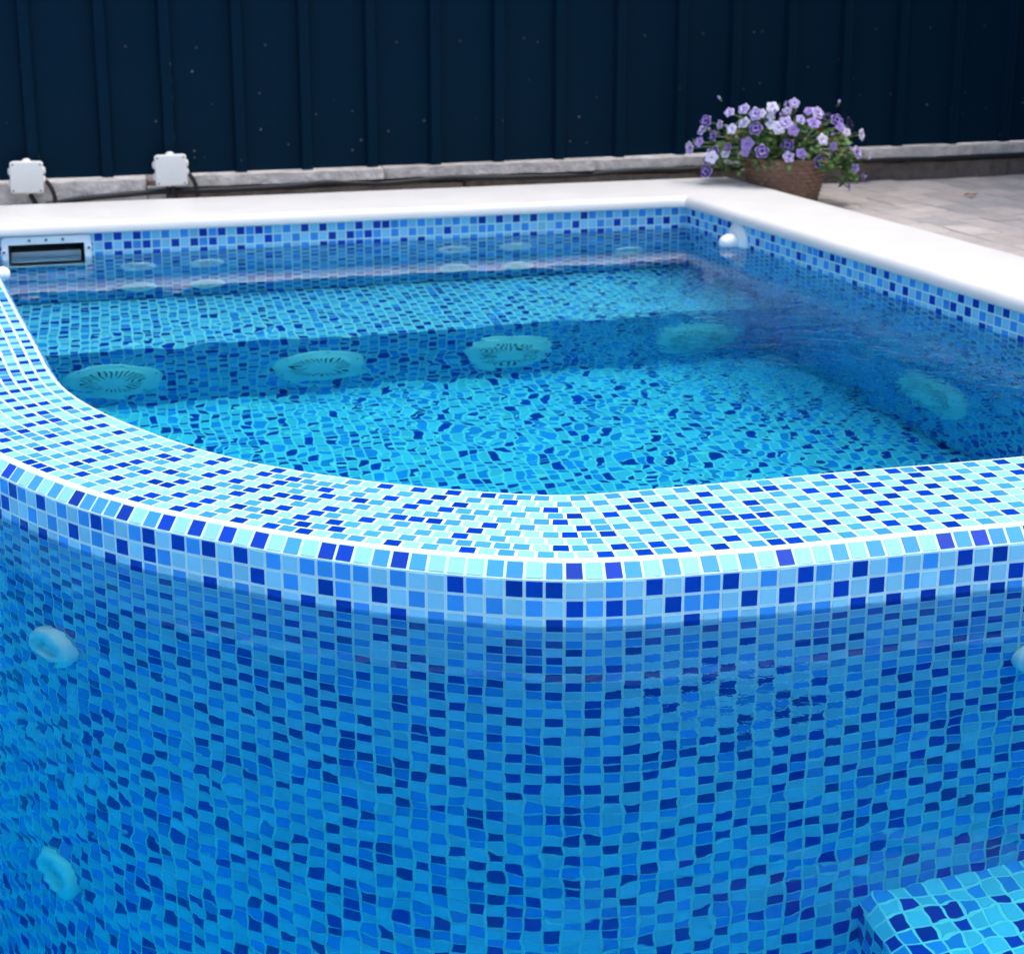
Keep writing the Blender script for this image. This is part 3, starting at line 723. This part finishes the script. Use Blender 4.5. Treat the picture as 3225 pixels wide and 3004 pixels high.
plant = empty('petunia_plant', (PX, PY, .165), 'bushy trailing plant full of small lavender flowers growing in the wicker basket', 'plant')
rg = random.Random(99)
F_, CX_, CY_, HC, PH = 5049., 1612.5, 1000., .9142, R(13.622)
def at_depth(px, py, y):
    u = (px-CX_)/F_; b = (py-CY_)/F_; d = Vector((u, math.cos(PH)-b*math.sin(PH), -math.sin(PH)-b*math.cos(PH))); t_ = y/d.y
    return Vector((0, 0, HC)) + d*t_
spots = [(1140,160),(690,210),(560,240),(350,320),(475,350),(795,255),(850,250),(930,275),(945,200),(1075,230),(1270,230),(1350,245),(1200,305),(1315,335),(690,335),(580,390),(795,385),(1000,380),(1060,330),(1130,400),(935,350),(415,450),(720,520),(430,590),(525,610),(545,555),(365,660),(290,505),(205,560),(850,590),(1080,535),(1205,610),(1090,640),(700,600),(1395,485),(1365,680),(1520,310),(1550,370),(1610,420),(1740,440),(1705,600),(1685,740),(1755,820),(1625,905),(1450,290),(1635,345),(355,770),(320,395),(1490,545),(400,640)]
ctr = Vector((PX, PY, .20))
flowers = []
for (x, y) in spots:
    p = at_depth(2100+x/2.84, 270+y/2.84, PY)
    dx = (p.x-PX)/.31; dz = (p.z-.22)/.20
    dep = -.17*math.sqrt(max(0, 1-dx*dx-dz*dz*.9)) + rg.uniform(-.03, .04)
    if (x, y) in ((1450, 290), (1635, 345)): dep = .10
    p = at_depth(2100+x/2.84, 270+y/2.84, PY+dep); flowers.append(p)
def flower(p, face, r, kinds, seed):
    rq = random.Random(seed); M = frame(p, face) @ Matrix.Rotation(rq.uniform(0, 6.28), 4, 'Z')
    n = 40; prf = [(.10, -.34), (.16, -.10), (.36, .05), (.62, .12), (.86, .13), (1.0, .05)]
    v = []; f = []; mm = []
    for i, (q, z) in enumerate(prf):
        for k in range(n):
            a = 2*math.pi*k/n; lobe = 1 - (.20*(i/5)**2)*(.5+.5*math.cos(5*a)) ; ruf = .10*(i/5)**2*math.sin(a*10+seed) + .06*(i/5)**2*math.sin(a*17+seed*2)
            rr = q*lobe*r*(1+rq.uniform(-.04, .04)*(i/5)); v.append(tuple(M @ Vector((rr*math.cos(a), rr*math.sin(a), (z+ruf)*r))))
    for i in range(5):
        for k in range(n): f.append((i*n+k, i*n+(k+1) % n, (i+1)*n+(k+1) % n, (i+1)*n+k)); mm.append((2, 2, 1, 1, 0)[i] if rq.random() > .12 else (2, 1, 0, 1, 0)[i])
    m = MB(); m.add(v, f, mm); fo = build_in(m, 'flower', kinds, plant, smooth=True)
    # small inner ruffle of the double bloom
    m = MB(); v = []; f = []
    for i, (q, z) in enumerate(((.10, .0), (.30, .22), (.48, .30))):
        for k in range(24): a = 2*math.pi*k/24; v.append(tuple(M @ Vector((q*r*(1+.22*math.sin(4*a+seed))*math.cos(a), q*r*(1+.22*math.sin(4*a+seed))*math.sin(a), (z+.06*math.sin(7*a))*r))))
    for i in range(2):
        for k in range(24): f.append((i*24+k, i*24+(k+1) % 24, (i+1)*24+(k+1) % 24, (i+1)*24+k))
    m.add(v, f, [1]*24+[0]*24); iv = plant.matrix_world.inverted(); m.v = [tuple(iv @ Vector(q)) for q in m.v]
    m.build('inner_petals', kinds, fo, smooth=True)
for k, p in enumerate(flowers):
    outw = (p-ctr); outw.z += .06; outw.y *= 1.1
    face = outw.normalized() + Vector((rg.uniform(-.7, .7), rg.uniform(-1.0, -.3), rg.uniform(-.35, .7)))
    kinds = rg.choice(([F_PALE, F_MID, F_DEEP], [F_PALE, F_MID, F_DEEP], [F_WHITE, F_PALE, F_MID], [F_MID, F_MID, F_DEEP], [F_MID, F_DEEP, F_DEEP]))
    if k in (44, 45): kinds = [F_NAVY, F_NAVY, F_NAVY]
    flower(p, face, rg.uniform(.0150, .0245) if k not in (44, 45) else .027, kinds, k+1)
for k in range(16):
    f_ = rg.choice(flowers); p = f_ + Vector((rg.gauss(0, .03), rg.gauss(0, .02), rg.gauss(.008, .02)))
    d_ = ((p-ctr)+Vector((rg.gauss(0, .1), rg.gauss(0, .1), rg.gauss(0, .1)))).normalized()
    mb = MB(); mb.lathe([(.0015, 0), (.003, .006), (.0045, .013), (.0035, .019), (.0008, .023)], 8, frame(p, d_), [0, 0, 1, 1], closed=False); build_in(mb, 'bud', [LEAF, F_MID], plant, smooth=True)
mb = MB(); ms = MB()
def leaf(p, d, nrm, ln, w, mi):
    d = d.normalized(); side = d.cross(nrm); side = side.normalized() if side.length > 1e-4 else Vector((1, 0, 0)); up = side.cross(d)
    pts = [(0, .15), (.25, .85), (.55, 1.0), (.8, .65), (1.0, .03)]
    v = []
    for t_, q in pts:
        c = p + d*(t_*ln) + up*(.18*ln*math.sin(t_*3.0)); v += [tuple(c + side*(q*w) - up*(.15*w)), tuple(c), tuple(c - side*(q*w) - up*(.15*w))]
    f = []
    for i in range(4): a = i*3; f += [(a, a+1, a+4, a+3), (a+1, a+2, a+5, a+4)]
    mb.add(v, f, mi)
for k in range(900):
    a = rg.uniform(0, 6.283); u = rg.random()**.5; el = rg.random()
    px = .235*u*math.cos(a); py = .17*u*math.sin(a); top = .125*math.sqrt(max(0, 1-u*u))
    p = Vector((PX+px, PY+py, .165+rg.uniform(-.015, top)))
    if rg.random() < .22:
        f_ = rg.choice(flowers); p = f_.lerp(ctr, rg.uniform(.08, .45)) + Vector((rg.gauss(0, .008), rg.gauss(0, .008)+.012, rg.gauss(0, .008)))
    d = (p-Vector((PX, PY, .15))) + Vector((rg.gauss(0, .08), rg.gauss(0, .08), rg.gauss(0, .07)))
    leaf(p, d, Vector((rg.gauss(0, .5), rg.gauss(0, .5), 1)).normalized(), rg.uniform(.018, .034), rg.uniform(.006, .011), 1 if rg.random() < .03 else 0)
for k in range(70):                                # spray trailing over the right side
    t_ = rg.random(); p = at_depth(2100+(1480+160*t_)/2.84+rg.gauss(0, 14), 270+(520+310*t_)/2.84+rg.gauss(0, 10), PY-.03+rg.uniform(-.04, .04))
    leaf(p, Vector((rg.gauss(.2, .6), rg.gauss(-.3, .4), rg.gauss(-.5, .5))), Vector((rg.gauss(0, .5), -.6, 1)).normalized(), rg.uniform(.016, .028), rg.uniform(.005, .009), 0)
build_in(mb, 'foliage', [LEAF, LEAF_DRY], plant)
for p in flowers:
    c = Vector((PX+rg.uniform(-.06, .06), PY+rg.uniform(-.05, .05), .165)); m_ = (p+c)/2 + Vector((0, 0, .045))
    b_ = p + Vector((0, .010, -.003))
    ms.tube([c*(1-t_)**2 + m_*2*t_*(1-t_) + b_*t_*t_ for t_ in (0, .2, .4, .6, .8, 1)], .0017, 5)
build_in(ms, 'stems', STEM, plant, smooth=True)
mb = MB(); mb.lathe([(.03, 0), (.03, .006), (.015, .010), (.001, .011)], 12, Matrix.Translation(rt(1.05, .93, .022)) @ Matrix.Diagonal((1, .45, .6, 1)))
leafo = MB()
q = Vector(rt(-.02, 1.12, .027))
for k in range(9):
    a = k/8*math.pi; 
leafo.add([(q.x-.028, q.y-.004, q.z), (q.x-.012, q.y+.010, q.z+.006), (q.x+.010, q.y+.012, q.z+.003), (q.x+.030, q.y+.002, q.z+.008), (q.x+.012, q.y-.010, q.z+.001), (q.x-.010, q.y-.012, q.z+.004)], [(0, 5, 1), (1, 5, 4, 2), (2, 4, 3)])
tag(leafo.build('fallen_leaf', LEAF_DRY), 'small brown dry leaf lying on the paving at the right', 'leaf')

# ------------------------------------------------------------------ light, sky, camera
SUN_EL, SUN_AZ = R(75), R(75)                     # azimuth: clockwise from +Y
w = bpy.data.worlds.new('World'); S.world = w; w.use_nodes = True
nt = w.node_tree; bg = nt.nodes['Background']
sky = nt.nodes.new('ShaderNodeTexSky'); sky.sky_type = 'NISHITA'; sky.sun_disc = False
sky.sun_elevation = SUN_EL; sky.sun_rotation = SUN_AZ; sky.air_density = .8; sky.dust_density = 4.0; sky.ozone_density = .6
nt.links.new(sky.outputs[0], bg.inputs[0]); bg.inputs[1].default_value = .15
sl = bpy.data.lights.new('Sun', 'SUN'); sl.energy = 1.15; sl.angle = R(40); sl.color = (1.0, .985, .96)
so = bpy.data.objects.new('Sun', sl); C.objects.link(so)
dirv = Vector((math.sin(SUN_AZ)*math.cos(SUN_EL), math.cos(SUN_AZ)*math.cos(SUN_EL), math.sin(SUN_EL)))
so.rotation_euler = dirv.to_track_quat('Z', 'Y').to_euler(); so.location = dirv*8

cam = bpy.data.cameras.new('Camera'); co = bpy.data.objects.new('Camera', cam); C.objects.link(co)
co.location = (0, 0, .9142); co.rotation_euler = (R(90-13.622), 0, 0)
cam.sensor_fit = 'HORIZONTAL'; cam.sensor_width = 36; cam.lens = 5049/3225*36; cam.shift_y = -502/3225
cam.clip_start = .05; cam.clip_end = 500
cam.dof.use_dof = True; cam.dof.focus_distance = 2.25; cam.dof.aperture_fstop = 9.0
S.camera = co
S.view_settings.view_transform = 'Standard'; S.view_settings.look = 'None'; S.view_settings.exposure = 1.02; S.view_settings.gamma = 1.0
S.cycles.use_denoising = True
S.cycles.max_bounces = 14; S.cycles.transmission_bounces = 10; S.cycles.diffuse_bounces = 6; S.cycles.glossy_bounces = 4
S.cycles.caustics_refractive = True; S.cycles.caustics_reflective = True; S.cycles.blur_glossy = 1.0
S.cycles.sample_clamp_indirect = 8.0
